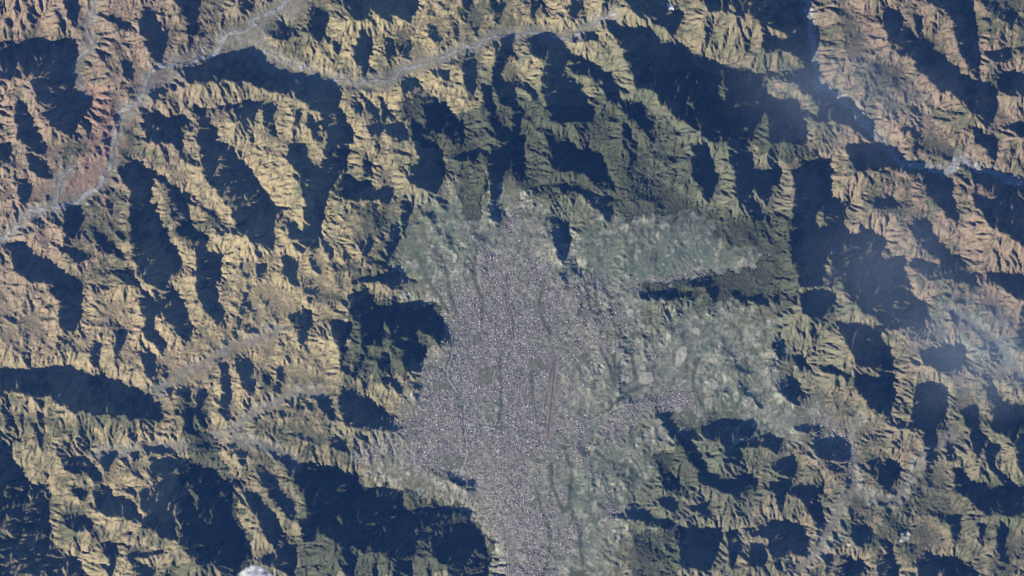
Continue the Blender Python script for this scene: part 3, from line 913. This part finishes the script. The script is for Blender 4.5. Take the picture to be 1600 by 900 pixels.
# ---------------------------------------------------------------- buildings of the city
def block_mesh(w, d, h, style):
    """a building: walls, roof edge and a stair head or a second wing on the roof"""
    V = []; F = []
    def box(x0, y0, x1, y1, z0, z1):
        b = len(V)
        V.extend([(x0, y0, z0), (x1, y0, z0), (x1, y1, z0), (x0, y1, z0), (x0, y0, z1), (x1, y0, z1), (x1, y1, z1), (x0, y1, z1)])
        F.extend([(b, b+1, b+5, b+4), (b+1, b+2, b+6, b+5), (b+2, b+3, b+7, b+6), (b+3, b, b+4, b+7), (b+4, b+5, b+6, b+7)])
    box(-w/2, -d/2, w/2, d/2, -.25, h)
    if style == 0: box(-w*.1, -d*.15, w*.3, d*.3, h, h*1.35)
    elif style == 1: box(w*.5, -d*.45, w*.85, d*.2, -.25, h*.7)
    else:
        box(-w*.42, -d*.42, w*.42, d*.42, h, h*1.12); box(-w*.1, -d*.1, w*.2, d*.2, h*1.12, h*1.5)
    return np.array(V), np.array(F)
brng = np.random.default_rng(11)
dens = built**1.2
park = CM.fill(parse(PARKS)+parse(APRON)+parse(BARE)); dens[park] *= .12
p = dens.ravel()/dens.sum(); NB = 46000
pick = brng.choice(len(p), NB, p=p)
bx = CM.x[pick % CM.shape[1]]+(brng.random(NB)-.5)*2; by = CM.y[pick//CM.shape[1]]+(brng.random(NB)-.5)*2
ok = (bx > -20) & (bx < 1620) & (by > -20) & (by < 920); bx, by = bx[ok], by[ok]; NB = len(bx)
bw = (.14+.27*brng.random(NB)**2.2)*(1+.3*(brng.random(NB) > .97)); bd = bw*(.6+.7*brng.random(NB)); bh = .05+.12*brng.random(NB)**2
tone = brng.random(NB); val = np.exp(-1.46+.48*brng.standard_normal(NB)); val = np.clip(val, .06, .75)
tint = np.where((tone < .14)[:, None], (1.15, .85, .72), np.where((tone < .3)[:, None], (1.06, 1.0, .84), (1.03, .985, .89)))
bcol = np.clip(val[:, None]*tint, .03, .75)
bz = height(bx, by)
ang = (brng.integers(0, 3, NB)*.22-.15)+brng.normal(0, .08, NB)
order = np.argsort(-bw*bd); big, rest = order[:300], order[300:]
# the mass of small houses
Vb = np.array([(-.5, -.5, 0), (.5, -.5, 0), (.5, .5, 0), (-.5, .5, 0), (-.5, -.5, 1), (.5, -.5, 1), (.5, .5, 1), (-.5, .5, 1)])
Fb = np.array([(0, 1, 5, 4), (1, 2, 6, 5), (2, 3, 7, 6), (3, 0, 4, 7), (4, 5, 6, 7)])
def place(ix):
    c, s = np.cos(ang[ix])[:, None], np.sin(ang[ix])[:, None]
    lx = Vb[None, :, 0]*bw[ix][:, None]; ly = Vb[None, :, 1]*bd[ix][:, None]
    x = (bx[ix]-800)[:, None]*PX+lx*c-ly*s; y = (450-by[ix])[:, None]*PX+lx*s+ly*c
    z = bz[ix][:, None]+np.where(Vb[None, :, 2] > 0, bh[ix][:, None], -.3)
    return np.stack([x, y, z], 2).reshape(-1, 3)
co = place(rest); f = (Fb[None]+8*np.arange(len(rest))[:, None, None]).reshape(-1, 4)
M_HOUSE = material('plastered walls and flat roofs', attr='cover', vary=.12, scale=9)
mesh_object('houses', co, f, M_HOUSE, 'stuff', False, np.repeat(bcol[rest], 8, 0), 'dense carpet of small flat roofed houses filling the city', 'houses')
# the larger blocks, one by one
protos = []
tones = [('pale', (.50, .49, .47)), ('grey', (.27, .265, .265)), ('brick', (.24, .15, .115)), ('sand', (.36, .31, .23))]
mats = [material(n+' building', c, vary=.1, scale=9) for n, c in tones]
words = {'pale': 'pale', 'grey': 'grey', 'brick': 'brick red', 'sand': 'sand coloured'}
for t in range(4):
    for st in range(3):
        V, F = block_mesh(1, 1, 1, st)
        me = bpy.data.meshes.new('building'); me.from_pydata(V.tolist(), [], F.tolist()); me.materials.append(mats[t]); protos.append(me)
for q, ix in enumerate(big):
    t = 0 if val[ix] > .24 and tone[ix] > .14 else (2 if tone[ix] < .2 else 3 if tone[ix] < .4 else 1)
    o = bpy.data.objects.new('building', protos[t*3+q % 3]); scene.collection.objects.link(o)
    o.location = ((bx[ix]-800)*PX, (450-by[ix])*PX, bz[ix]); o.rotation_euler = (0, 0, ang[ix]); o.scale = (bw[ix], bd[ix], bh[ix]*1.3)
    w = words[tones[t][0]]
    x, y = bx[ix], by[ix]
    if 825 < x < 900 and 540 < y < 700: where = 'beside the runway'
    elif y < 440: where = 'on the green northern edge of the city'
    elif x > 1000: where = 'among the fields and towns east of the city'
    elif x > 900: where = 'on the terraces just east of the city'
    elif y > 760: where = 'in the southern arm of the city'
    elif x < 690: where = 'below the dark hill at the western edge of the city'
    elif y > 665: where = 'in the city south of the stream'
    elif y < 560: where = 'in the northern city streets'
    else: where = 'in the dense city centre west of the runway'
    tag(o, None, w+' flat roofed block '+where, 'building', w+' blocks '+where)
print('city', time.time()-T0, NB)

# ---------------------------------------------------------------- the small cloud at the south edge
def volume(name, density, color, scale, lo, hi, label, cat, kind=None, aniso=.3, loc=(0, 0, 0), size=(1, 1, 1), seed=0.0):
    import bmesh
    bm = bmesh.new(); bmesh.ops.create_icosphere(bm, subdivisions=4, radius=1)
    for v in bm.verts:
        p = v.co.copy(); s = seed
        k = 1+.16*math.sin(5*p.x+s)+.12*math.sin(7*p.y+2*s)+.08*math.sin(11*p.x-9*p.y+s); v.co = Vector((p.x*k, p.y*k, p.z*k))
    me = bpy.data.meshes.new(name); bm.to_mesh(me); bm.free()
    o = bpy.data.objects.new(name, me); scene.collection.objects.link(o); o.location = loc; o.scale = size
    m = bpy.data.materials.new(name); m.use_nodes = True; nt = m.node_tree; L = nt.links.new
    nt.nodes.remove(nt.nodes['Principled BSDF']); out = nt.nodes['Material Output']
    pv = nt.nodes.new('ShaderNodeVolumePrincipled'); pv.inputs['Color'].default_value = (*color, 1); pv.inputs['Anisotropy'].default_value = aniso
    tc = nt.nodes.new('ShaderNodeTexCoord'); ln = nt.nodes.new('ShaderNodeVectorMath'); ln.operation = 'LENGTH'; L(tc.outputs['Object'], ln.inputs[0])
    nz = nt.nodes.new('ShaderNodeTexNoise'); nz.inputs['Scale'].default_value = scale; nz.inputs['Detail'].default_value = 4; L(tc.outputs['Object'], nz.inputs['Vector'])
    ad = nt.nodes.new('ShaderNodeMath'); ad.operation = 'MULTIPLY_ADD'; L(nz.outputs[0], ad.inputs[0]); ad.inputs[1].default_value = 1.1; ad.inputs[2].default_value = -.55
    su = nt.nodes.new('ShaderNodeMath'); su.operation = 'SUBTRACT'; L(ln.outputs['Value'], su.inputs[0]); L(ad.outputs[0], su.inputs[1])
    mr = nt.nodes.new('ShaderNodeMapRange'); mr.interpolation_type = 'SMOOTHSTEP'; L(su.outputs[0], mr.inputs[0])
    mr.inputs[1].default_value = lo; mr.inputs[2].default_value = hi; mr.inputs[3].default_value = density; mr.inputs[4].default_value = 0
    L(mr.outputs[0], pv.inputs['Density']); L(pv.outputs[0], out.inputs['Volume'])
    me.materials.append(m); tag(o, kind, label, cat)
    return o
volume('cloud', 2.5, (1, 1, 1), 2.2, .55, .95, 'small white puff of cloud floating over the ridge at the south edge', 'cloud',
       loc=((402-800)*PX, (450-897)*PX, 9.5), size=(6.5, 4.2, 2.6), seed=1.0)

# thin smoke and mist lying in the valleys
if MIST:
    for mx_, my_, mz_, sx_, sy_, d_, lab in ((1530, 555, 9, 40, 32, .012, 'pale bluish mist lying over the valley at the east edge'),
            (1300, 150, 10, 52, 30, .008, 'thin blue mist filling the shaded gorge in the north east'),
            (1400, 430, 8, 45, 40, .007, 'thin blue mist over the shaded ridges east of the city')):
        volume('mist', d_, (.62, .78, 1.0), 1.6, .15, 1.0, lab, None, 'stuff', 0, ((mx_-800)*PX, (450-my_)*PX, mz_), (sx_, sy_, 9), mx_*.01)

# ---------------------------------------------------------------- air between the land and the camera
if HAZE > 0:
    x0, x1, y0, y1 = WX[0]-5, WX[-1]+5, WY[-1]-5, WY[0]+5; z0, z1 = Z.min()-1.5, CAM_H+10
    V = [(x, y, z) for z in (z0, z1) for y in (y0, y1) for x in (x0, x1)]
    F = [(0, 2, 3, 1), (4, 5, 7, 6), (0, 1, 5, 4), (1, 3, 7, 5), (3, 2, 6, 7), (2, 0, 4, 6)]
    me = bpy.data.meshes.new('haze'); me.from_pydata(V, [], F)
    o = bpy.data.objects.new('haze', me); scene.collection.objects.link(o); o['kind'] = 'stuff'
    m = bpy.data.materials.new('haze'); m.use_nodes = True; nt = m.node_tree
    nt.nodes.remove(nt.nodes['Principled BSDF'])
    pv = nt.nodes.new('ShaderNodeVolumePrincipled'); pv.inputs['Density'].default_value = HAZE; pv.inputs['Color'].default_value = HAZE_COL
    nt.links.new(pv.outputs[0], nt.nodes['Material Output'].inputs['Volume']); me.materials.append(m)
print('done', time.time()-T0, sum(len(o.data.polygons)*2 for o in scene.objects if o.type == 'MESH'), 'triangles')
